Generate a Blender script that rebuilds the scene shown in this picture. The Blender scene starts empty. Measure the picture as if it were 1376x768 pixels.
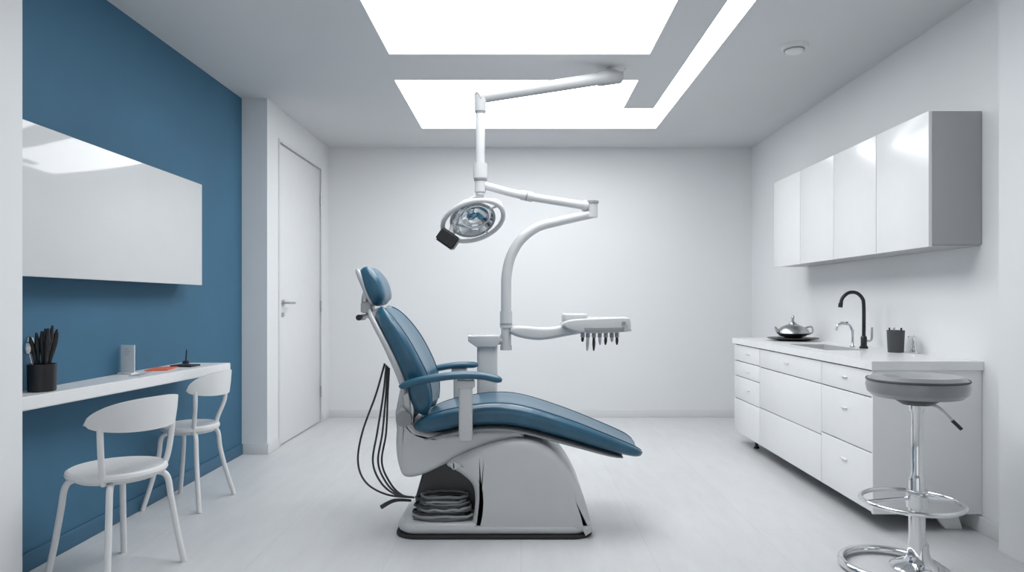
import bpy, bmesh, math, random
from mathutils import Vector, Matrix
random.seed(4)
F=917.33; CX=700.0; CY=405.0; H=1.2
def S(u,v,d):            # survey helper: station sighted at real distance d -> world metres
    return ((u-CX)*d/F, H+(CY-v)*d/F)
def P(u,v,d):
    x,z=S(u,v,d); return Vector((x,d,z))

# ------------------------------------------------------------ materials
def mat(name,col,rough=.5,metal=0,noise=.0,nscale=8,bump=0,bscale=200,coat=0,ior=1.5,emit=None,estr=0):
    m=bpy.data.materials.new(name); m.use_nodes=True
    nt=m.node_tree; b=nt.nodes['Principled BSDF']
    b.inputs['Base Color'].default_value=(*col,1); b.inputs['Roughness'].default_value=rough
    b.inputs['Metallic'].default_value=metal; b.inputs['IOR'].default_value=ior
    b.inputs['Coat Weight'].default_value=coat; b.inputs['Coat Roughness'].default_value=.08
    tc=nt.nodes.new('ShaderNodeTexCoord')
    if noise>0:
        n=nt.nodes.new('ShaderNodeTexNoise'); n.inputs['Scale'].default_value=nscale; n.inputs['Detail'].default_value=5
        nt.links.new(tc.outputs['Object'],n.inputs['Vector'])
        r=nt.nodes.new('ShaderNodeMapRange'); r.inputs['From Min'].default_value=.3; r.inputs['From Max'].default_value=.7
        r.inputs['To Min'].default_value=1-noise; r.inputs['To Max'].default_value=1+noise
        nt.links.new(n.outputs['Fac'],r.inputs['Value'])
        v=nt.nodes.new('ShaderNodeVectorMath'); v.operation='SCALE'; v.inputs[0].default_value=col
        nt.links.new(r.outputs['Result'],v.inputs['Scale']); nt.links.new(v.outputs['Vector'],b.inputs['Base Color'])
    if bump>0:
        n=nt.nodes.new('ShaderNodeTexNoise'); n.inputs['Scale'].default_value=bscale; n.inputs['Detail'].default_value=3
        nt.links.new(tc.outputs['Object'],n.inputs['Vector'])
        bp=nt.nodes.new('ShaderNodeBump'); bp.inputs['Strength'].default_value=bump; bp.inputs['Distance'].default_value=.002
        nt.links.new(n.outputs['Fac'],bp.inputs['Height']); nt.links.new(bp.outputs['Normal'],b.inputs['Normal'])
    if emit:
        b.inputs['Emission Color'].default_value=(*emit,1); b.inputs['Emission Strength'].default_value=estr
    return m
M_wall=mat('wall_paint',(.765,.777,.790),.85,noise=.012,nscale=1.5,bump=.1)
M_ceil=mat('ceiling_paint',(.64,.653,.668),.9,noise=.01,nscale=1.5)
M_blue=mat('blue_wall_paint',(.043,.138,.228),.75,noise=.06,nscale=2,bump=.1)
M_trim=mat('trim_paint',(.70,.707,.715),.5,noise=.01)
M_btrim=mat('blue_trim_paint',(.038,.122,.205),.5,noise=.02)
M_door=mat('door_paint',(.76,.768,.775),.4,noise=.01)
M_gap=mat('shadow_gap',(.03,.03,.035),.8,noise=.1)
M_lam=mat('gloss_white_laminate',(.80,.806,.812),.2,noise=.008,coat=.1)
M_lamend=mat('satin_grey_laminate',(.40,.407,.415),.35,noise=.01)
M_panel=mat('gloss_panel',(.64,.652,.66),.05,noise=.01)
M_top=mat('countertop_white',(.80,.806,.812),.3,noise=.015,nscale=20)
M_enamel=mat('white_enamel',(.57,.58,.59),.25,noise=.01,coat=.3)
M_armshade=mat('arm_enamel_shade',(.36,.37,.38),.35,noise=.01)  # enamel darkened to stand in for shade on the arm's underside
M_shell=mat('chair_shell_plastic',(.56,.57,.58),.3,noise=.015,coat=.25)
M_grey=mat('grey_plastic',(.30,.31,.32),.35,noise=.03)
M_dark=mat('dark_housing',(.06,.062,.066),.5,noise=.05)
M_leather=mat('blue_leather',(.021,.098,.165),.34,noise=.12,nscale=12,bump=.35,bscale=140,coat=.25)
M_piping=mat('blue_piping',(.010,.045,.08),.45,noise=.05)
M_black=mat('black_plastic',(.012,.012,.014),.35,noise=.1)
M_rub=mat('black_rubber',(.02,.02,.022),.7,noise=.1)
M_chrome=mat('chrome',(.74,.75,.76),.08,1,noise=.01)
M_steel=mat('brushed_steel',(.50,.51,.52),.28,1,noise=.05,nscale=30)
M_basin=mat('basin_steel',(.55,.56,.57),.5,.3,noise=.03,nscale=30)
M_cable=mat('cable_dark',(.035,.037,.04),.45,noise=.1)
M_cable2=mat('cable_grey',(.16,.165,.17),.45,noise=.1)
M_seatgrey=mat('grey_vinyl',(.25,.256,.265),.28,noise=.08,bump=.25,coat=.4)
M_white=mat('white_paintwork',(.76,.765,.77),.35,noise=.01)
M_orange=mat('orange_card',(.75,.16,.08),.6,noise=.05)
M_paper=mat('paper_white',(.88,.88,.88),.6,noise=.02)
M_ink=mat('printed_grey',(.40,.42,.45),.6,noise=.1)
M_light=mat('skylight_diffuser',(.9,.9,.9),.5,emit=(.970,.988,1.0),estr=5.0)
M_glass=mat('lamp_reflector',(.75,.78,.80),.06,1,noise=.05,nscale=30)
# floor
M_floor=mat('floor_tile',(.66,.67,.68),.38)
nt=M_floor.node_tree; b=nt.nodes['Principled BSDF']
tc=nt.nodes.new('ShaderNodeTexCoord'); mp=nt.nodes.new('ShaderNodeMapping'); mp.inputs['Rotation'].default_value=(0,0,math.pi/2)
br=nt.nodes.new('ShaderNodeTexBrick'); br.inputs['Scale'].default_value=1
br.inputs['Brick Width'].default_value=2.4; br.inputs['Row Height'].default_value=.62; br.inputs['Mortar Size'].default_value=.002
br.inputs['Mortar Smooth'].default_value=.5
br.inputs['Color1'].default_value=(.635,.642,.650,1); br.inputs['Color2'].default_value=(.615,.622,.630,1); br.inputs['Mortar'].default_value=(.54,.547,.555,1)
nt.links.new(tc.outputs['Object'],mp.inputs['Vector']); nt.links.new(mp.outputs['Vector'],br.inputs['Vector'])
ns=nt.nodes.new('ShaderNodeTexNoise'); ns.inputs['Scale'].default_value=3; ns.inputs['Detail'].default_value=9; ns.inputs['Roughness'].default_value=.7
m2=nt.nodes.new('ShaderNodeMapping'); m2.inputs['Scale'].default_value=(4,.8,1)
nt.links.new(tc.outputs['Object'],m2.inputs['Vector']); nt.links.new(m2.outputs['Vector'],ns.inputs['Vector'])
mr=nt.nodes.new('ShaderNodeMapRange'); mr.inputs['From Min'].default_value=.3; mr.inputs['From Max'].default_value=.7; mr.inputs['To Min'].default_value=.94; mr.inputs['To Max'].default_value=1.04
nt.links.new(ns.outputs['Fac'],mr.inputs['Value'])
vm=nt.nodes.new('ShaderNodeVectorMath'); vm.operation='SCALE'
nt.links.new(br.outputs['Color'],vm.inputs[0]); nt.links.new(mr.outputs['Result'],vm.inputs['Scale']); nt.links.new(vm.outputs['Vector'],b.inputs['Base Color'])

# ------------------------------------------------------------ geometry helpers
def finish(name,bm,m,smooth=True,ang=40):
    bmesh.ops.recalc_face_normals(bm,faces=bm.faces)
    me=bpy.data.meshes.new(name); bm.to_mesh(me); bm.free()
    me.materials.append(m)
    if smooth:
        for p in me.polygons: p.use_smooth=True
        me.set_sharp_from_angle(angle=math.radians(ang))
    o=bpy.data.objects.new(name,me); bpy.context.collection.objects.link(o); return o
def box(name,x0,x1,y0,y1,z0,z1,m,bev=0,seg=3):
    bm=bmesh.new(); bmesh.ops.create_cube(bm,size=1)
    for v in bm.verts:
        v.co=Vector(((x0+x1)/2+v.co.x*(x1-x0),(y0+y1)/2+v.co.y*(y1-y0),(z0+z1)/2+v.co.z*(z1-z0)))
    if bev>0: bmesh.ops.bevel(bm,geom=bm.edges[:],offset=bev,segments=seg,profile=.5,affect='EDGES')
    return finish(name,bm,m,bev>0)
def cat(pts,n=8,closed=False):
    pts=[Vector(p) for p in pts]; out=[]; L=len(pts)
    rng=L if closed else L-1
    for i in range(rng):
        if closed: a,b_,c,d=pts[(i-1)%L],pts[i],pts[(i+1)%L],pts[(i+2)%L]
        else: a,b_,c,d=pts[max(i-1,0)],pts[i],pts[i+1],pts[min(i+2,L-1)]
        for k in range(n):
            t=k/n
            out.append(.5*((2*b_)+(c-a)*t+(2*a-5*b_+4*c-d)*t*t+(3*b_-a-3*c+d)*t**3))
    if not closed: out.append(pts[-1])
    return out
def sweep(name,pts,r,m,n=14,sm=8,closed=False):
    if not isinstance(r,(list,tuple)): r=[r]*len(pts)
    q=[Vector((*p,rr)) for p,rr in zip([tuple(p) for p in pts],r)]
    if sm>1: q=cat(q,sm,closed)
    pos=[Vector(p[:3]) for p in q]; rad=[p[3] for p in q]; L=len(pos)
    bm=bmesh.new(); rings=[]; up=None
    for i in range(L):
        if closed: t=pos[(i+1)%L]-pos[(i-1)%L]
        else: t=pos[min(i+1,L-1)]-pos[max(i-1,0)]
        t.normalize()
        if up is None:
            up=Vector((0,0,1)) if abs(t.z)<.9 else Vector((1,0,0))
        up=(up-t*up.dot(t)).normalized(); s=t.cross(up)
        rings.append([bm.verts.new(pos[i]+rad[i]*(math.cos(2*math.pi*k/n)*up+math.sin(2*math.pi*k/n)*s)) for k in range(n)])
    for i in range(L if closed else L-1):
        A,B=rings[i],rings[(i+1)%L]
        for k in range(n):
            bm.faces.new((A[k],A[(k+1)%n],B[(k+1)%n],B[k]))
    if not closed:
        bm.faces.new(rings[0]); bm.faces.new(rings[-1])
    return finish(name,bm,m,True,50)
def lathe(name,prof,c,m,n=40,M=None,sx=1,sy=1):
    bm=bmesh.new(); rings=[]
    for r,z in prof:
        if r<1e-5: rings.append([bm.verts.new((0,0,z))])
        else: rings.append([bm.verts.new((r*sx*math.cos(2*math.pi*k/n),r*sy*math.sin(2*math.pi*k/n),z)) for k in range(n)])
    for A,B in zip(rings,rings[1:]):
        if len(A)==1 and len(B)==1: continue
        for k in range(n):
            if len(A)==1: bm.faces.new((A[0],B[k],B[(k+1)%n]))
            elif len(B)==1: bm.faces.new((A[k],A[(k+1)%n],B[0]))
            else: bm.faces.new((A[k],A[(k+1)%n],B[(k+1)%n],B[k]))
    T=Matrix.Translation(Vector(c))@(M.to_4x4() if M else Matrix.Identity(4))
    bmesh.ops.transform(bm,matrix=T,verts=bm.verts)
    return finish(name,bm,m,True,35)
def pillow(name,outline,a0,a1,r,axis,m,segs=4,sm=0):
    pts=[Vector((p[0],p[1])) for p in outline]
    if sm: pts=cat(pts,sm,True)
    area=sum(pts[i].x*pts[(i+1)%len(pts)].y-pts[(i+1)%len(pts)].x*pts[i].y for i in range(len(pts)))
    if area<0: pts.reverse()
    L=len(pts); nor=[]
    for i in range(L):
        t=(pts[(i+1)%L]-pts[i-1]).normalized(); nor.append(Vector((-t.y,t.x)))
    def mk(p,a):
        return {'y':(p.x,a,p.y),'z':(p.x,p.y,a),'x':(a,p.x,p.y)}[axis]
    lay=[]
    for k in range(segs+1):
        th=math.pi/2*k/segs; lay.append((r*(1-math.sin(th)),a0+r*(1-math.cos(th))))
    for k in range(segs,-1,-1):
        th=math.pi/2*k/segs; lay.append((r*(1-math.sin(th)),a1-r*(1-math.cos(th))))
    bm=bmesh.new(); rings=[[bm.verts.new(mk(pts[i]+nor[i]*ins,a)) for i in range(L)] for ins,a in lay]
    for A,B in zip(rings,rings[1:]):
        for k in range(L): bm.faces.new((A[k],A[(k+1)%L],B[(k+1)%L],B[k]))
    for R in (rings[0],rings[-1]):
        f=bm.faces.new(R)
    bmesh.ops.triangulate(bm,faces=[f for f in bm.faces if len(f.verts)>4])
    return finish(name,bm,m,True,38)
def rrect(x0,x1,y0,y1,r,n=8):
    o=[]
    for cx,cy,a in ((x1-r,y1-r,0),(x0+r,y1-r,90),(x0+r,y0+r,180),(x1-r,y0+r,270)):
        for k in range(n+1):
            t=math.radians(a+90*k/n); o.append((cx+r*math.cos(t),cy+r*math.sin(t)))
    return o
def loft(name,st,yc,m,e=3.2,dish=0,n=40,sm=7,off=0):
    """st: (x,z,thickness,halfwidth) stations in the x/z plane, width along y"""
    q=cat([Vector(s) for s in st],sm); L=len(q); bm=bmesh.new(); rings=[]
    for i in range(L):
        t=Vector((q[min(i+1,L-1)][0]-q[max(i-1,0)][0],q[min(i+1,L-1)][1]-q[max(i-1,0)][1])).normalized()
        nx,nz=-t.y,t.x
        ring=[]
        for k in range(n):
            a=2*math.pi*k/n; c,s=math.cos(a),math.sin(a)
            yy=math.copysign(abs(c)**(2/e),c); hh=math.copysign(abs(s)**(2/e),s)
            h=hh*q[i][2]/2+dish*(yy*yy-.4)*(1 if hh>-.2 else .6)+off
            ring.append(bm.verts.new((q[i][0]+nx*h,yc+yy*q[i][3],q[i][1]+nz*h)))
        rings.append(ring)
    for A,B in zip(rings,rings[1:]):
        for k in range(n): bm.faces.new((A[k],A[(k+1)%n],B[(k+1)%n],B[k]))
    bm.faces.new(rings[0]); bm.faces.new(rings[-1])
    return finish(name,bm,m,True,70)
def seam(name,st,yc,fr,m,e=3.2,dish=0,r=.003,skip=1):
    q=cat([Vector(s) for s in st[skip:-skip]],7); L=len(q); pts=[]
    hh=(1-abs(fr)**e)**(1/e)
    for i in range(L):
        t=Vector((q[min(i+1,L-1)][0]-q[max(i-1,0)][0],q[min(i+1,L-1)][1]-q[max(i-1,0)][1])).normalized()
        h=hh*q[i][2]/2+dish*(fr*fr-.4)
        pts.append(Vector((q[i][0]-t.y*h,yc+fr*q[i][3],q[i][1]+t.x*h)))
    return sweep(name,pts,r,m,n=8,sm=1)
def group(name,loc,parts):
    e=bpy.data.objects.new(name,None); e.empty_display_size=.1; e.location=loc
    bpy.context.collection.objects.link(e)
    for p in parts:
        p.parent=e; p.matrix_parent_inverse=Matrix.Translation(-Vector(loc))
    return e
def cyl(name,a,b,r,m,n=24):
    return sweep(name,[a,b],r,m,n=n,sm=1)
def join(name,objs):
    bm=bmesh.new(); mats=[]
    for o in objs:
        idx=[]
        for mm in o.data.materials:
            if mm not in mats: mats.append(mm)
            idx.append(mats.index(mm))
        n0=len(bm.faces); bm.from_mesh(o.data); bm.faces.ensure_lookup_table()
        for f in bm.faces[n0:]: f.material_index=idx[min(f.material_index,len(idx)-1)]
        bpy.data.objects.remove(o)
    me=bpy.data.meshes.new(name); bm.to_mesh(me); bm.free()
    for mm in mats: me.materials.append(mm)
    o=bpy.data.objects.new(name,me); bpy.context.collection.objects.link(o); return o

# ------------------------------------------------------------ room shell
XL=-2.2; XD=-2.0; XR=2.4; YB=7.1; ZC=2.8; YP=5.38; Y0=-1.4
XNL=-2.045; YNL=2.8; XNR=2.31; YNR=3.3
box('floor',-2.5,2.6,Y0-.1,YB+.1,-.1,0,M_floor)
box('wall_back',-2.5,2.6,YB,YB+.1,0,ZC,M_wall)
box('wall_left_blue',XL-.1,XL,YNL,YP,0,ZC,M_blue)
box('wall_left_entry',XL-.1,XNL,Y0,YNL,0,ZC,M_wall)
DY0,DY1,DZ=5.66,6.80,2.51
join('wall_left',[box('w1',XL-.1,XD,YP,DY0-.012,0,ZC,M_wall),box('w2',XL-.1,XD,DY1+.012,YB,0,ZC,M_wall),
     box('w3',XL-.1,XD,DY0-.012,DY1+.012,DZ+.012,ZC,M_wall),box('w4',XL-.1,XD-.07,DY0-.012,DY1+.012,0,DZ+.012,M_gap)])
box('wall_right',XR,XR+.1,YNR,YB,0,ZC,M_wall)
box('wall_right_entry',XNR,XR+.1,Y0,YNR,0,ZC,M_wall)
join('wall_rear',[box('r1',-2.5,-1.6,Y0-.1,Y0,0,ZC,M_wall),box('r2',1.6,2.6,Y0-.1,Y0,0,ZC,M_wall),box('r3',-1.6,1.6,Y0-.1,Y0,2.45,ZC,M_wall)])  # unseen wall, wide opening added to let world light in
join('added_fill_window',[box('f1',-1.6,-1.54,Y0-.08,Y0-.02,0,2.45,M_trim),box('f2',1.54,1.6,Y0-.08,Y0-.02,0,2.45,M_trim),  # unseen frame, added around the fill-light opening behind the camera
     box('f3',-.03,.03,Y0-.08,Y0-.02,0,2.45,M_trim),box('f4',-1.54,1.54,Y0-.08,Y0-.02,2.39,2.45,M_trim),box('f5',-1.54,1.54,Y0-.08,Y0-.02,0,.06,M_trim)])
# ceiling with openings
xs=[-2.5,-.915,-.853,.834,.85,1.10,1.25,2.6]; ys=[Y0-.1,2.4,4.42,4.94,5.66,6.32,YB+.1]
def hole(x,y):
    if -.853<x<.834 and 2.4<y<4.42: return True
    if -.915<x<.85 and 4.94<y<6.32: return True
    if .85<x<1.25 and 5.66<y<6.32: return True
    if 1.10<x<1.25 and 2.4<y<6.32: return True
    return False
bmc=bmesh.new()
def addbox(bm,x0,x1,y0,y1,z0,z1):
    vs=[bm.verts.new((x,y,z)) for x in (x0,x1) for y in (y0,y1) for z in (z0,z1)]
    for f in ((0,1,3,2),(4,6,7,5),(0,4,5,1),(2,3,7,6),(0,2,6,4),(1,5,7,3)): bm.faces.new([vs[i] for i in f])
for i in range(len(xs)-1):
    for j in range(len(ys)-1):
        if not hole((xs[i]+xs[i+1])/2,(ys[j]+ys[j+1])/2): addbox(bmc,xs[i],xs[i+1],ys[j],ys[j+1],ZC,ZC+.1)
finish('ceiling',bmc,M_ceil,False)
box('skylight',-.853,.834,2.4,4.42,ZC+.012,ZC+.03,M_light)
join('skylight.001',[box('a',-.915,.85,4.94,6.32,ZC+.012,ZC+.03,M_light),box('b',.85,1.25,5.66,6.32,ZC+.012,ZC+.03,M_light),
    box('c',1.10,1.25,2.4,5.66,ZC+.012,ZC+.03,M_light)])
# baseboards
box('baseboard_back',XD,XR,YB-.014,YB,0,.08,M_trim,.003)
box('baseboard_right',XR-.014,XR,YNR,YB-.014,0,.085,M_trim,.003)
box('baseboard_left_blue',XL,XL+.014,YNL,YP-.014,0,.085,M_btrim,.003)
join('baseboard_left',[box('p',XL+.0,XD+.014,YP-.014,YP,0,.085,M_trim,.003),box('q',XD,XD+.014,YP,DY0-.05,0,.085,M_trim,.003),box('q2',XD,XD+.014,DY1+.05,YB-.014,0,.085,M_trim,.003)])
# door
hz=1.19
group('door_1',(XD,6.2,0),[
  box('door_leaf',XD-.05,XD-.004,DY0,DY1,.008,DZ,M_door,.003),
  box('frame_side',XD-.004,XD+.010,DY0-.035,DY0-.012,0,DZ+.035,M_trim,.002),
  box('frame_side_2',XD-.004,XD+.010,DY1+.012,DY1+.035,0,DZ+.035,M_trim,.002),
  box('frame_head',XD-.004,XD+.010,DY0-.012,DY1+.012,DZ+.012,DZ+.035,M_trim,.002),
  cyl('rose',(XD-.004,DY0+.07,hz),(XD+.012,DY0+.07,hz),.026,M_steel),
  sweep('lever_handle',[(XD+.01,DY0+.07,hz),(XD+.05,DY0+.07,hz),(XD+.06,DY0+.09,hz),(XD+.06,DY0+.20,hz)],.010,M_steel),
  cyl('lock_rose',(XD-.004,DY0+.07,hz-.1),(XD+.008,DY0+.07,hz-.1),.02,M_steel)]+
  [cyl('hinge_%d'%i,(XD+.006,DY1+.006,z),(XD+.006,DY1+.006,z+.11),.008,M_steel) for i,z in enumerate((.25,1.1,2.15))])

# ------------------------------------------------------------ wall panel, desk
group('wall_panel',(-2.13,3.6,1.63),[
  box('carcass',XL,-2.075,YNL+.005,4.39,1.315,1.945,M_grey,.002),
  box('gloss_front',-2.075,-2.06,YNL+.001,4.41,1.306,1.955,M_panel,.002)])
ZD=.806
def slab_xy(name,pts,z0,z1,m,bev=.004):
    bm=bmesh.new(); lo=[bm.verts.new((x,y,z0)) for x,y in pts]; hi=[bm.verts.new((x,y,z1)) for x,y in pts]
    n=len(pts); bm.faces.new(lo); bm.faces.new(hi)
    for i in range(n): bm.faces.new((lo[i],lo[(i+1)%n],hi[(i+1)%n],hi[i]))
    if bev: bmesh.ops.bevel(bm,geom=bm.edges[:],offset=bev,segments=2,affect='EDGES')
    return finish(name,bm,m)
slab_xy('wall_desk',[(XL,YNL+.002),(-2.05,YNL+.002),(-1.875,4.41),(XL,4.41)],ZD-.058,ZD,M_top)

# desk accessories
cxp,cyp=-2.112,3.01
pp=[lathe('cup',[(0,ZD),(.050,ZD),(.054,ZD+.004),(.056,ZD+.12),(.052,ZD+.12),(.049,ZD+.012),(0,ZD+.012)],(cxp,cyp,0),M_black)]
for i in range(10):
    a=random.uniform(0,6.28); r=random.uniform(.0,.03); l=random.uniform(.19,.28); dx=random.uniform(-.045,.06); dy=random.uniform(-.04,.04)
    b0=Vector((cxp+r*.4*math.cos(a),cyp+r*.4*math.sin(a),ZD+.015)); b1=b0+Vector((dx,dy,l))
    if b1.x<XL+.02: b1.x=XL+.02
    mm=M_black if i not in(2,) else M_steel
    pp.append(sweep('utensil_%d'%i,[b0,b0.lerp(b1,.55),b0.lerp(b1,.8),b1],[.005,.007,.011,.004],mm,n=10,sm=5))
for i,(dx,dy,h) in enumerate(((-.055,.0,.215),(-.04,-.03,.19))):
    c=(cxp+dx,cyp+dy,ZD+h); pp.append(lathe('whisk_%d'%i,[(0,-.03),(.014,-.022),(.02,0),(.014,.022),(0,.03)],c,M_chrome,n=12))
    pp.append(cyl('whisk_handle_%d'%i,(cxp+dx*.3,cyp+dy*.3,ZD+.02),c,.004,M_chrome,n=8))
group('utensil_cup',(cxp,cyp,ZD),pp)
group('brochure_stand',(-2.14,3.72,ZD),[
  slab_xy('card',[(-2.188,3.740),(-2.100,3.715),(-2.101,3.711),(-2.189,3.736)],ZD+.004,ZD+.158,M_paper,0),
  slab_xy('base',[(-2.192,3.76),(-2.09,3.73),(-2.10,3.68),(-2.195,3.71)],ZD,ZD+.008,M_paper,.001)]+
  [slab_xy('print_%d'%i,[(-2.165,3.7323),(-2.165+w,3.7323-w*.284),(-2.1652+w,3.7288-w*.284),(-2.1652,3.7288)],ZD+.105+i*.014,ZD+.107+i*.014,M_ink,0) for i,w in enumerate((.03,.035,.025))])
slab_xy('orange_notebook',[(-2.13,3.86),(-2.02,3.90),(-2.05,4.08),(-2.16,4.04)],ZD,ZD+.008,M_orange,.002)
slab_xy('paper_pad',[(-2.07,3.60),(-2.02,3.62),(-2.05,3.80),(-2.08,3.80)],ZD,ZD+.004,M_ink,.001)
slab_xy('black_notebook',[(-2.12,4.12),(-1.98,4.10),(-1.97,4.20),(-2.11,4.24)],ZD,ZD+.010,M_black,.002)
group('pen_holder',(-2.13,4.34,ZD),[lathe('base',[(0,0),(.02,0),(.02,.014),(.010,.02),(0,.02)],(-2.13,4.34,ZD),M_black),
  cyl('pen',(-2.13,4.34,ZD+.015),(-2.125,4.34,ZD+.09),.004,M_black,n=8)])

# ------------------------------------------------------------ cafe chairs
def cafe_chair(name,cx,cy,bd,r,rl,A0,br):
    bd=math.radians(bd); parts=[]
    def q(rad,ang,z): return (cx+rad*math.cos(ang),cy+rad*math.sin(ang),z)
    parts.append(lathe('seat',[(0,.438),(r*.85,.438),(r*.97,.444),(r,.456),(r*.985,.468),(r*.93,.474),(r*.7,.468),(0,.462)],(cx,cy,0),M_white,n=56))
    parts.append(lathe('seat_ring',[(r*.55,.425),(r*.8,.425),(r*.8,.438),(r*.55,.438)],(cx,cy,0),M_white,n=40))
    for i,da in enumerate((-48,48,-135,135)):
        a=bd+math.radians(da)
        parts.append(sweep('leg_%d'%i,[q(r*.45,a,.428),q(r*.80,a,.428),q(r*.98,a,.40),q(r*1.06,a,.30),q(r*1.06+(rl-r*1.06)*.45,a,.15),q(rl,a,0)],.0135,M_white,n=12))
    for i,s in enumerate((-1,1)):
        a=bd+s*math.radians(A0*.80)
        parts.append(sweep('back_post_%d'%i,[q(r*.88,a,.43),q(r*1.0,a,.50),q(br*.97,a,.60),q(br*1.0,a,.70)],.0125,M_white,n=12))
    bm=bmesh.new(); rows=[]; N=40; A=math.radians(A0)
    for i in range(N+1):
        t=-1+2*i/N; a=bd+A*t; w=max(0.0,1-abs(t)**2.4)**.55
        zb=.690-.040*w; zt=.692+.100*w
        th=.007
        rows.append([bm.verts.new(q(br-th,a,zb)),bm.verts.new(q(br+th,a,zb)),bm.verts.new(q(br+.008+th,a,(zb+zt)/2)),bm.verts.new(q(br+.012+th,a,zt)),bm.verts.new(q(br+.012-th,a,zt)),bm.verts.new(q(br+.008-th,a,(zb+zt)/2))])
    for R,Q in zip(rows,rows[1:]):
        for k in range(6): bm.faces.new((R[k],R[(k+1)%6],Q[(k+1)%6],Q[k]))
    bm.faces.new(rows[0]); bm.faces.new(rows[-1])
    parts.append(finish('backrest',bm,M_white,True,60))
    group(name,(cx,cy,0),parts)
cafe_chair('cafe_chair',-1.79,3.03,-20,.200,.265,70,.222)
cafe_chair('cafe_chair.001',-1.975,4.08,-6,.162,.255,64,.208)

# ------------------------------------------------------------ base cabinet, sink
XF=1.83; YN=3.55; YF=5.84; ZT=.89
cab=[]
cab.append(box('carcass',XF+.02,XR-.002,YN+.018,YF,.10,ZT-.25,M_grey))
cab.append(box('carcass_back_rail',XR-.03,XR-.002,YN+.018,YF,ZT-.25,ZT-.045,M_grey))
cab.append(box('carcass_front_rail',XF+.02,XF+.04,YN+.018,YF,ZT-.25,ZT-.045,M_gap))
cab.append(box('end_panel',XF+.001,XR-.002,YN,YN+.018,.095,ZT-.045,M_lam,.001))
cab.append(box('end_panel_far',XF+.001,XR-.002,YF,YF+.018,.095,ZT-.045,M_lam,.001))
sx0,sx1,sy0,sy1=1.95,2.20,4.36,4.95
tx0,tx1,ty0,ty1=XF-.012,XR-.001,YN-.012,YF+.03
cab+= [box('top_front',tx0,sx0,ty0,ty1,ZT-.045,ZT,M_top),box('top_back',sx1,tx1,ty0,ty1,ZT-.045,ZT,M_top),
       box('top_near',sx0,sx1,ty0,sy0,ZT-.045,ZT,M_top),box('top_far',sx0,sx1,sy1,ty1,ZT-.045,ZT,M_top)]
bz=ZT-.11; e_=.006
cab+= [box('basin_floor',sx0+.001,sx1-.001,sy0+.001,sy1-.001,bz-.01,bz,M_basin),
       box('basin_a',sx0+.001,sx0+e_,sy0+.001,sy1-.001,bz,ZT+.002,M_basin),box('basin_b',sx1-e_,sx1-.001,sy0+.001,sy1-.001,bz,ZT+.002,M_basin),
       box('basin_c',sx0+e_,sx1-e_,sy0+.001,sy0+e_,bz,ZT+.002,M_basin),box('basin_d',sx0+e_,sx1-e_,sy1-e_,sy1-.001,bz,ZT+.002,M_basin),
       lathe('drain',[(0,bz),(.035,bz),(.04,bz+.003),(0,bz+.005)],(2.07,4.65,0),M_chrome)]
cols=[(YN,4.157,[.10,.41,.70,.84]),(4.157,5.235,[.10,.39,.70,.84]),(5.235,YF+.018,[.10,.385,.576,.703,.84])]
n=0
for a,b_,zz in cols:
    for z0,z1 in zip(zz,zz[1:]):
        cab.append(box('drawer_front_%d'%n,XF,XF+.019,a+.003,b_-.003,z0+.003,z1-.003,M_lam,.0015)); n+=1
for i,(y,z) in enumerate(((3.86,.775),(3.86,.60),(3.86,.31),(4.7,.775),(5.5,.77),(5.5,.63),(5.5,.48))):
    cab.append(box('pull_%d'%i,XF-.012,XF+.0,y-.035,y+.035,z+.0,z+.006,M_lam,.001))
for i,y in enumerate((YN+.25,YF-.25)):
    cab.append(lathe('foot_%d'%i,[(0,0),(.022,0),(.022,.01),(.012,.02),(.012,.10),(0,.10)],(XF+.10,y,0) if i else (XF+.45,y,0),M_rub))
cab.append(pillow('angled_foot',[(2.24,0),(2.33,0),(2.30,.098),(2.17,.098)],YN+.05,YN+.08,.003,'y',M_white,2))
group('base_cabinet',(2.1,4.7,0),cab)

# faucet
fx,fy=2.27,4.52
group('kitchen_faucet',(fx,fy,ZT),[
 lathe('base',[(0,0),(.027,0),(.027,.012),(.019,.02),(.019,.075),(.012,.085),(0,.085)],(fx,fy,ZT),M_black),
 sweep('gooseneck',[(fx,fy,ZT+.07),(fx,fy,ZT+.28),(fx-.012,fy,ZT+.335),(fx-.05,fy,ZT+.368),(fx-.10,fy,ZT+.368),(fx-.14,fy,ZT+.335),(fx-.152,fy,ZT+.295)],.0115,M_black),
 cyl('spray_tip',(fx-.152,fy,ZT+.30),(fx-.156,fy,ZT+.272),.014,M_black),
 sweep('lever',[(fx+.015,fy,ZT+.05),(fx+.045,fy-.01,ZT+.06),(fx+.05,fy-.01,ZT+.14)],.007,M_steel)])
gx,gy=2.245,4.62
group('filter_tap',(gx,gy,ZT),[
 lathe('base',[(0,0),(.016,0),(.016,.01),(.009,.02),(.009,.12),(0,.12)],(gx,gy,ZT),M_chrome,n=20),
 sweep('spout',[(gx,gy,ZT+.11),(gx-.02,gy,ZT+.15),(gx-.06,gy,ZT+.16),(gx-.10,gy,ZT+.15),(gx-.11,gy,ZT+.115)],.008,M_chrome),
 box('handle',gx-.085,gx-.03,gy-.006,gy+.006,ZT+.165,ZT+.175,M_chrome,.002)])
tcx,tcy=2.295,4.18
tb=[lathe('glass',[(0,0),(.044,0),(.050,.135),(.046,.135),(.041,.008),(0,.008)],(tcx,tcy,ZT),M_dark)]
for i in range(5):
    a=i*1.3; tb.append(cyl('rod_%d'%i,(tcx+.02*math.cos(a),tcy+.02*math.sin(a),ZT+.01),(tcx+.035*math.cos(a),tcy+.035*math.sin(a),ZT+.15),.005,M_steel if i%2 else M_black,n=8))
group('tool_tumbler',(tcx,tcy,ZT),tb)
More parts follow.
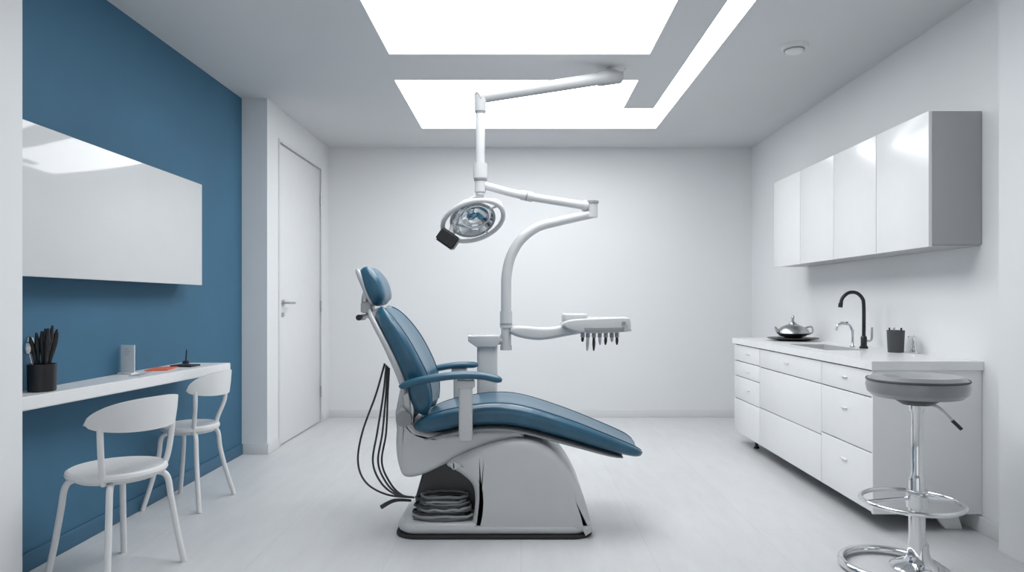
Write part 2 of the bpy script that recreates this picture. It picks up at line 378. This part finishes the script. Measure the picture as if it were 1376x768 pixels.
group('soap_pump',(2.34,4.06,ZT),[lathe('body',[(0,0),(.022,0),(.023,.01),(.012,.03),(.008,.07),(.012,.10),(0,.11)],(2.345,4.07,ZT),M_chrome,n=20),
   cyl('nozzle',(2.345,4.07,ZT+.1),(2.31,4.07,ZT+.1),.005,M_chrome,n=10)])
px_,py_=2.175,5.46
group('serving_plate',(px_,py_,ZT),[lathe('plate',[(0,0),(.10,0),(.19,.016),(.197,.022),(.190,.024),(.12,.024),(0,.024)],(px_,py_,ZT),M_black,n=48)])
zt_=ZT+.0245
group('silver_teapot',(px_,py_,zt_),[
 lathe('body',[(0,0),(.06,0),(.10,.012),(.125,.035),(.116,.06),(.085,.085),(.05,.10),(.03,.107),(.028,.114),(.012,.127),(.009,.15),(.013,.16),(.009,.172),(0,.176)],(px_,py_,zt_),M_steel,n=40),
 sweep('spout',[(px_-.09,py_-.02,zt_+.035),(px_-.13,py_-.02,zt_+.055),(px_-.15,py_-.02,zt_+.085)],[.02,.014,.008],M_steel),
 sweep('handle',[(px_+.09,py_-.02,zt_+.075),(px_+.14,py_-.02,zt_+.085),(px_+.15,py_-.02,zt_+.045),(px_+.11,py_-.02,zt_+.025)],.007,M_steel)])

# ------------------------------------------------------------ wall cabinet
uc=[]
UX=2.12; z0,z1=1.486,2.191; yy=[3.55,4.075,4.63,5.18,5.72]
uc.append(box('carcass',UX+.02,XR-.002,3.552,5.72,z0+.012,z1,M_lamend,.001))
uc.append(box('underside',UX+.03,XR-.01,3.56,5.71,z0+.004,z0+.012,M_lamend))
for i in range(4): uc.append(box('cabinet_door_%d'%i,UX,UX+.019,yy[i]+(.003 if i else 0),yy[i+1]-.003,z0,z1,M_lam,.0015))
group('wall_cabinet',(2.26,4.6,1.8),uc)
group('smoke_detector',(1.71,4.27,ZC),[lathe('body',[(0,-.045),(.045,-.045),(.055,-.038),(.06,-.025),(.075,-.022),(.082,-.012),(.085,0),(0,0)],(1.71,4.27,ZC),M_white),
   lathe('vent_ring',[(.056,-.034),(.0625,-.034),(.0625,-.028),(.056,-.028)],(1.71,4.27,ZC),M_grey)])

# ------------------------------------------------------------ bar stool
bx,by=1.775,3.06
st=[]
bm_prof=[(0,.765),(.10,.765),(.18,.775),(.203,.795),(.210,.825),(.203,.853),(.18,.870),(.12,.866),(.02,.858),(0,.855)]
st.append(lathe('seat_cushion',bm_prof,(bx,by,0),M_seatgrey,n=56,sy=.95))
st.append(lathe('seat_piping',[(.2065,.846),(.2105,.850),(.2075,.856),(.203,.852)],(bx,by,0),M_dark,n=56,sy=.95))
st.append(lathe('seat_pan',[(0,.74),(.06,.74),(.10,.765),(0,.765)],(bx,by,0),M_black))
st.append(lathe('gas_column',[(0,.03),(.038,.03),(.038,.12),(.034,.15),(.034,.40),(.030,.42),(.024,.43),(.024,.70),(.034,.72),(.034,.745),(0,.745)],(bx,by,0),M_chrome))
st.append(lathe('base_foot',[(0,.0),(.115,.0),(.12,.012),(.10,.024),(.06,.04),(.042,.07),(.038,.12),(0,.12)],(bx+.01,by,0),M_chrome,n=48))
N=40
st.append(sweep('foot_ring',[(bx-.025+.205*math.cos(2*math.pi*i/N),by+.205*math.sin(2*math.pi*i/N),.305) for i in range(N)],.0105,M_chrome,sm=1,closed=True))
st.append(sweep('foot_ring_bracket',[(bx+.175,by,.305),(bx+.03,by,.32)],.009,M_chrome,sm=1))
st.append(sweep('foot_ring_bracket_2',[(bx-.22,by,.305),(bx-.03,by,.32)],.009,M_chrome,sm=1))
st.append(lathe('ring_collar',[(.034,.28),(.044,.28),(.044,.36),(.034,.36)],(bx,by,0),M_chrome))
st.append(sweep('base_ring',[(bx-.12+.2*math.cos(2*math.pi*i/N),by+.2*math.sin(2*math.pi*i/N),.022) for i in range(N)],.018,M_chrome,sm=1,closed=True))
st.append(sweep('lever',[(bx+.02,by-.02,.745),(bx+.08,by-.03,.73),(bx+.15,by-.05,.655)],.006,M_steel))
st.append(sweep('lever_grip',[(bx+.13,by-.044,.676),(bx+.165,by-.054,.638)],.008,M_black,sm=1))
group('bar_stool',(bx,by,0),st)

# ------------------------------------------------------------ dental chair
YC=3.70; dc=[]
seat=[(-.545,.545,.04,.19),(-.50,.56,.09,.235),(-.40,.588,.115,.255),(-.31,.607,.12,.26),(-.155,.624,.132,.26),(0,.612,.13,.26),(.235,.545,.115,.25),(.45,.470,.09,.24),(.57,.428,.066,.225),(.615,.410,.040,.19),(.63,.403,.012,.13)]
dc.append(loft('seat_cushion',seat,YC,M_leather,dish=.018))
for i,f in enumerate((-.80,.80)): dc.append(seam('seat_piping_%d'%i,seat,YC,f,M_piping,dish=.018,r=.0035))
dc.append(loft('seat_underpan',[(-.50,.49,.02,.20),(-.31,.535,.03,.23),(-.155,.55,.03,.235),(0,.537,.03,.235),(.235,.475,.03,.225),(.45,.412,.025,.20),(.53,.390,.012,.16)],YC,M_grey))
back=[(-.530,.610,.03,.17),(-.538,.65,.10,.20),(-.548,.72,.130,.225),(-.568,.80,.14,.248),(-.606,.89,.135,.268),(-.655,.985,.125,.268),(-.708,1.07,.105,.250),(-.748,1.125,.08,.21),(-.768,1.152,.05,.16),(-.776,1.162,.015,.10)]
bk=[(x+.022,z,t*1.06,w) for x,z,t,w in reversed(back)]
dc.append(loft('backrest_cushion',bk,YC,M_leather,dish=.036))
for i,f in enumerate((-.78,.78)): dc.append(seam('backrest_piping_%d'%i,bk,YC,f,M_piping,dish=.036,r=.0035))
shell=[(-.60,.56,.04,.14),(-.60,.62,.05,.18),(-.605,.72,.045,.215),(-.626,.81,.045,.245),(-.662,.90,.045,.262),(-.707,.99,.04,.260),(-.754,1.07,.036,.238),(-.786,1.12,.03,.20),(-.803,1.145,.02,.15),(-.811,1.155,.01,.1)]
dc.append(loft('backrest_shell',[(x+.004,z,t,w) for x,z,t,w in reversed(shell)],YC,M_enamel,dish=.03))
head=[(-.745,1.185,.02,.07),(-.754,1.20,.08,.11),(-.768,1.24,.108,.14),(-.790,1.295,.112,.148),(-.817,1.345,.09,.135),(-.835,1.370,.055,.11),(-.841,1.380,.015,.07)]
dc.append(loft('headrest_cushion',list(reversed(head)),YC,M_leather,dish=.012))
hs=[(x-.036,z-.004,t*.42,w*.94) for x,z,t,w in head]
dc.append(loft('headrest_shell',list(reversed(hs)),YC,M_enamel,dish=.012))
dc.append(sweep('headrest_stem',[(-.83,YC,1.27),(-.845,YC,1.20),(-.815,YC,1.13),(-.76,YC,1.05)],.02,M_steel))
dc.append(box('headrest_bracket',-.86,-.80,YC-.05,YC+.05,1.14,1.20,M_shell,.012))
dc.append(cyl('headrest_knob',(-.865,YC-.06,1.115),(-.865,YC+.06,1.115),.016,M_black))
dc.append(cyl('headrest_knob_axle',(-.865,YC-.02,1.115),(-.80,YC-.02,1.13),.012,M_steel))
frame=[(-.592,.66),(-.560,.575),(-.50,.535),(-.382,.525),(-.2,.545),(-.02,.545),(.03,.53),(-.03,.494),(-.15,.468),(-.26,.425),(-.382,.365),(-.515,.305),(-.60,.298),(-.632,.36),(-.645,.45),(-.641,.55),(-.622,.66)]
dc.append(pillow('seat_frame',frame,3.50,3.90,.035,'y',M_enamel,5,sm=4))
hump=[(-.255,.035),(-.240,.12),(-.235,.20),(-.250,.27),(-.31,.325),(-.38,.37),(-.30,.42),(-.20,.46),(-.10,.490),(0,.502),(.09,.485),(.175,.435),(.245,.355),(.298,.26),(.335,.16),(.355,.09),(.360,.05),(.34,.022),(0,.022),(-.20,.022)]
dc.append(pillow('pedestal_hump',hump,3.452,3.928,.045,'y',M_shell,6,sm=4))
dc.append(pillow('pedestal_inner',[(-.55,.05),(-.56,.16),(-.52,.30),(-.40,.36),(-.22,.36),(-.22,.05)],3.60,3.86,.02,'y',M_dark,3))
dc.append(pillow('base_plate',rrect(-.635,.358,3.450,3.930,.10),.018,.080,.03,'z',M_shell,5))
dc.append(pillow('base_skirt',rrect(-.645,.370,3.442,3.938,.11),.0,.020,.006,'z',M_rub,2))
# armrests
arm=[(-.60,.772,.015,.02),(-.585,.782,.034,.034),(-.50,.808,.038,.042),(-.334,.832,.038,.043),(-.20,.832,.038,.043),(-.12,.815,.036,.038),(-.095,.806,.015,.02)]
dc.append(loft('armrest_pad',arm,3.40,M_leather,n=24,e=2.6))
arm2=[(-.60,.772,.015,.02),(-.585,.782,.034,.034),(-.50,.808,.038,.042),(-.38,.828,.038,.043),(-.28,.83,.036,.038),(-.25,.828,.015,.02)]
dc.append(loft('armrest_pad_2',arm2,4.00,M_leather,n=24,e=2.6))
for i,(ya,yb,x) in enumerate(((3.378,3.424,-.275),(3.976,4.022,-.36))):
    dc.append(box('armrest_post_%d'%i,x-.034,x+.034,ya,yb,.505,.80,M_enamel,.014,4))
    dc.append(box('armrest_post_head_%d'%i,x-.045,x+.045,ya-.004,yb+.004,.77,.812,M_enamel,.010))
    y0_,y1_=(3.41,3.56) if i==0 else (3.84,3.99)
    dc.append(box('armrest_post_link_%d'%i,x-.03,x+.03,y0_,y1_,.512,.55,M_shell,.008))
dc.append(sweep('armrest_hinge',[(-.585,3.42,.775),(-.59,3.47,.75),(-.60,3.52,.72)],.014,M_steel))
dc.append(sweep('armrest_hinge_2',[(-.585,3.98,.775),(-.59,3.93,.75),(-.60,3.88,.72)],.014,M_steel))
dc.append(cyl('recline_pivot',(-.60,3.49,.60),(-.60,3.91,.60),.04,M_grey))
dc.append(pillow('recline_bracket',[(-.64,.50),(-.56,.50),(-.55,.64),(-.575,.78),(-.62,.78),(-.65,.62)],3.53,3.56,.008,'y',M_steel,3))
# hoses
for i,(o,yo) in enumerate(((0,0),(20,-.05),(27,.02),(32,.06))):
    pts=[P(517+i*2,488+i*2,3.72+yo),P(505+o*.5,530,3.74+yo),P(487+o,580,3.76+yo),P(481+o,620,3.74+yo),P(492+o,648,3.66+yo),P(520+o*.6,664,3.60+yo),P(556,668,3.56)]
    dc.append(sweep('hose_%d'%i,pts,.0055,M_cable,n=8,sm=8))
dc.append(sweep('hose_end',[P(512,681,3.62),P(530,672,3.62),P(552,672,3.58)],[.012,.010,.007],M_cable,n=8))
for i in range(10):
    zz=.093+.012*i; rx=.155-.004*i+random.uniform(-.012,.012); ry=.062+random.uniform(-.01,.008); ccx=-.405+random.uniform(-.012,.012)
    pts=[(ccx+rx*math.copysign(abs(math.cos(2*math.pi*k/24))**.8,math.cos(2*math.pi*k/24)),3.535+ry*math.sin(2*math.pi*k/24),zz+random.uniform(-.004,.004)) for k in range(24)]
    dc.append(sweep('hose_coil_%d'%i,pts,.0072,(M_cable2,M_grey,M_cable)[i%3],n=8,sm=3,closed=True))
# delivery column
dc.append(box('column',-.262,-.142,4.05,4.17,.20,.955,M_enamel,.02))
dc.append(pillow('column_cap',[(-.262,.93),(-.142,.93),(-.125,.965),(-.122,1.0),(-.315,1.0),(-.312,.965)],4.03,4.19,.008,'y',M_enamel,3))
dc.append(box('column_foot_link',-.25,-.15,3.86,4.10,.20,.32,M_shell,.02))
# poles
D=4.12
dc.append(cyl('pole_bracket',P(668,458,D),P(682,458,D),.022,M_shell))
low=[(680,470),(680,430),(680,395),(681,368),(687,343),(701,321),(723,305),(752,297),(797,287)]
dc.append(sweep('swan_neck_arm',[P(u,v,D) for u,v in low],[.031]*4+[.030,.029,.028,.027,.026],M_enamel,n=20))
dc.append(cyl('pole_collar',P(680,440,D),P(680,418,D),.037,M_enamel))
dc.append(cyl('pole_collar_band',P(680,436,D),P(680,434,D),.038,M_grey))
dc.append(cyl('pole_collar_2',P(680,470,D),P(680,464,D),.035,M_enamel))
dc.append(cyl('elbow_joint',P(796,292,D),P(796,272,D),.032,M_enamel))
dc.append(cyl('elbow_cap',P(796,273,D),P(796,270,D),.038,M_grey))
dc.append(sweep('upper_arm',[P(648,248,D),P(665,253,D),P(705,263,D),P(760,272,D),P(797,278,D)],[.022,.024,.024,.025,.026],M_enamel,n=18))
dc.append(cyl('upper_arm_collar',P(700,261.6,D),P(716,265,D),.030,M_enamel))
dc.append(cyl('upper_arm_band',P(707,263,D),P(709,263.5,D),.031,M_grey))
dc.append(cyl('upper_arm_collar_2',P(783,275.6,D),P(790,277,D),.032,M_enamel))
dc.append(cyl('lamp_pole',P(645.5,262,D),P(645.5,134,D),.027,M_enamel))
dc.append(cyl('lamp_pole_collar',P(645.5,240,D),P(645.5,220,D),.043,M_enamel))
dc.append(cyl('lamp_pole_collar_2',P(645.5,258,D),P(645.5,243,D),.034,M_enamel))
dc.append(cyl('lamp_pole_band',P(645.5,242.5,D),P(645.5,240,D),.040,M_grey))
dc.append(cyl('pole_top_collar',P(645.5,150,D),P(645.5,128,D),.035,M_armshade))
dc.append(cyl('pole_top_band',P(645.5,152,D),P(645.5,150,D),.031,M_grey))
A=P(645,131,D); B=Vector((.655,4.69,2.748)); dr=(B-A).normalized()
dc.append(sweep('ceiling_arm',[A-dr*.02,A.lerp(B,.1),A.lerp(B,.85),A.lerp(B,.86),B+dr*.02],[.036,.036,.041,.050,.053],M_armshade,n=22,sm=1))
dc.append(lathe('ceiling_flange',[(0,-.05),(.045,-.05),(.055,-.012),(.07,0),(0,0)],(B.x+.0,B.y,ZC),M_enamel))
# lamp head
LC=P(635,294,4.06)
nrm=Vector((.24,-.62,-.75)).normalized()
xax=Vector((.93,-.05,.30)); xax=(xax-nrm*xax.dot(nrm)).normalized(); yax=nrm.cross(xax)
R=Matrix((xax,yax,nrm)).transposed()
def LP(a,b,c): return LC+R@Vector((a,b,c))
dc.append(lathe('lamp_dish',[(0,-.085),(.05,-.08),(.10,-.05),(.125,-.005),(.13,.012),(.122,.012),(.115,-.0),(.09,-.035),(.045,-.06),(0,-.065)],LC,M_glass,n=48,M=R))
dc.append(lathe('lamp_back_shell',[(0,-.10),(.055,-.092),(.11,-.058),(.137,-.005),(.135,.008),(.128,-.002),(.10,-.052),(0,-.086)],LC,M_enamel,n=48,M=R))
dc.append(sweep('lamp_rim',[LP(.185*math.cos(2*math.pi*k/40),.155*math.sin(2*math.pi*k/40),.02) for k in range(40)],.014,M_enamel,sm=1,closed=True,n=12))
dc.append(sweep('lamp_guard',[LP(.13*math.cos(2*math.pi*k/40),.13*math.sin(2*math.pi*k/40),.01) for k in range(40)],.008,M_grey,sm=1,closed=True,n=10))
dc.append(sweep('lamp_inner_ring',[LP(.085*math.cos(2*math.pi*k/40)+.02,.085*math.sin(2*math.pi*k/40),-.01) for k in range(40)],.006,M_chrome,sm=1,closed=True,n=8))
dc.append(lathe('bulb_shield',[(0,-.05),(.022,-.05),(.03,-.02),(.026,.01),(0,.016)],LC,M_chrome,M=R,n=24))
for i,a in enumerate((20,110,200,290)):
    t=math.radians(a); dc.append(cyl('lamp_spoke_%d'%i,LP(.125*math.cos(t),.125*math.sin(t),.012),LP(.181*math.cos(t),.152*math.sin(t),.02),.008,M_enamel,n=10))
dc.append(sweep('lamp_yoke',[LP(.185,0,.02),LP(.175,.0,-.07),LP(.09,0,-.13),P(645.5,262,D),LP(-.06,0,-.14),LP(-.165,0,-.09),LP(-.185,0,.02)],.012,M_enamel,n=12))
bc=P(602,321,4.0)
bmx=bmesh.new(); bmesh.ops.create_cube(bmx,size=1); bmesh.ops.scale(bmx,vec=(.12,.10,.085),verts=bmx.verts); bmesh.ops.bevel(bmx,geom=bmx.edges[:],offset=.01,segments=3,affect='EDGES')
bmesh.ops.transform(bmx,matrix=Matrix.Translation(bc)@Matrix.Rotation(math.radians(35),4,'Y'),verts=bmx.verts)
dc.append(finish('lamp_handle_box',bmx,M_black))
dc.append(cyl('lamp_handle_stem',bc,LP(-.12,0.02,.01),.014,M_enamel))
# instrument tray
ta=[S(687,440,4.05),S(700,438,4.05),S(735,440,4.05),S(775,436,4.05),S(785,446,4.05),S(760,452,4.05),S(728,457,4.05),S(705,455,4.05),S(687,449,4.05)]
dc.append(pillow('tray_arm',ta,4.06,4.16,.02,'y',M_enamel,4,sm=4))
tp=[S(756,434,3.95),S(768,429,3.95),S(800,427,3.95),S(838,426,3.95),S(845,428,3.95),S(846,441,3.95),S(842,445,3.95),S(790,447,3.95),S(762,441,3.95)]
dc.append(pillow('tray_body',tp,3.90,4.22,.010,'y',M_enamel,4,sm=3))
a0=S(785,445,3.92); a1=S(838,439,3.92)
dc.append(box('tray_front_strip',a0[0],a1[0],3.895,3.93,a0[1],a1[1],M_grey,.003))
q0=S(756,421,4.0); q1=S(789,434,4.0)
dc.append(box('tray_console',q0[0],q1[0],3.96,4.14,q1[1],q0[1],M_shell,.012))
for i,u in enumerate((783,790,798,806,814,822,829)):
    a=P(u,445,3.94); b_=P(u,453,3.94); c=P(u+random.uniform(-2,2),random.choice((459,463,471)),3.94)
    dc.append(cyl('holder_%d'%i,a,b_,.012,M_grey,n=12))
    dc.append(sweep('handpiece_%d'%i,[b_,b_.lerp(c,.5),c],[.007,.009,.004],M_steel if i%2 else M_black,n=10,sm=3))
sc=P(838,434,3.9); dc.append(cyl('tray_knob',sc,(sc.x,sc.y-.015,sc.z),.012,M_grey))
group('dental_chair',(-.15,YC,0),dc)

# ------------------------------------------------------------ light, world, camera
w=bpy.data.worlds.new('world'); bpy.context.scene.world=w; w.use_nodes=True
bg=w.node_tree.nodes['Background']; bg.inputs['Color'].default_value=(.91,.955,1,1); bg.inputs['Strength'].default_value=.9
cam=bpy.data.cameras.new('camera'); co=bpy.data.objects.new('camera',cam); bpy.context.collection.objects.link(co)
co.location=(0,0,H); co.rotation_euler=(math.pi/2,0,0); cam.lens=24; cam.sensor_width=36
cam.shift_x=-12/1376; cam.shift_y=21/1376; cam.clip_start=.05
sc_=bpy.context.scene; sc_.camera=co
sc_.view_settings.view_transform='Standard'; sc_.view_settings.look='None'; sc_.view_settings.exposure=.05
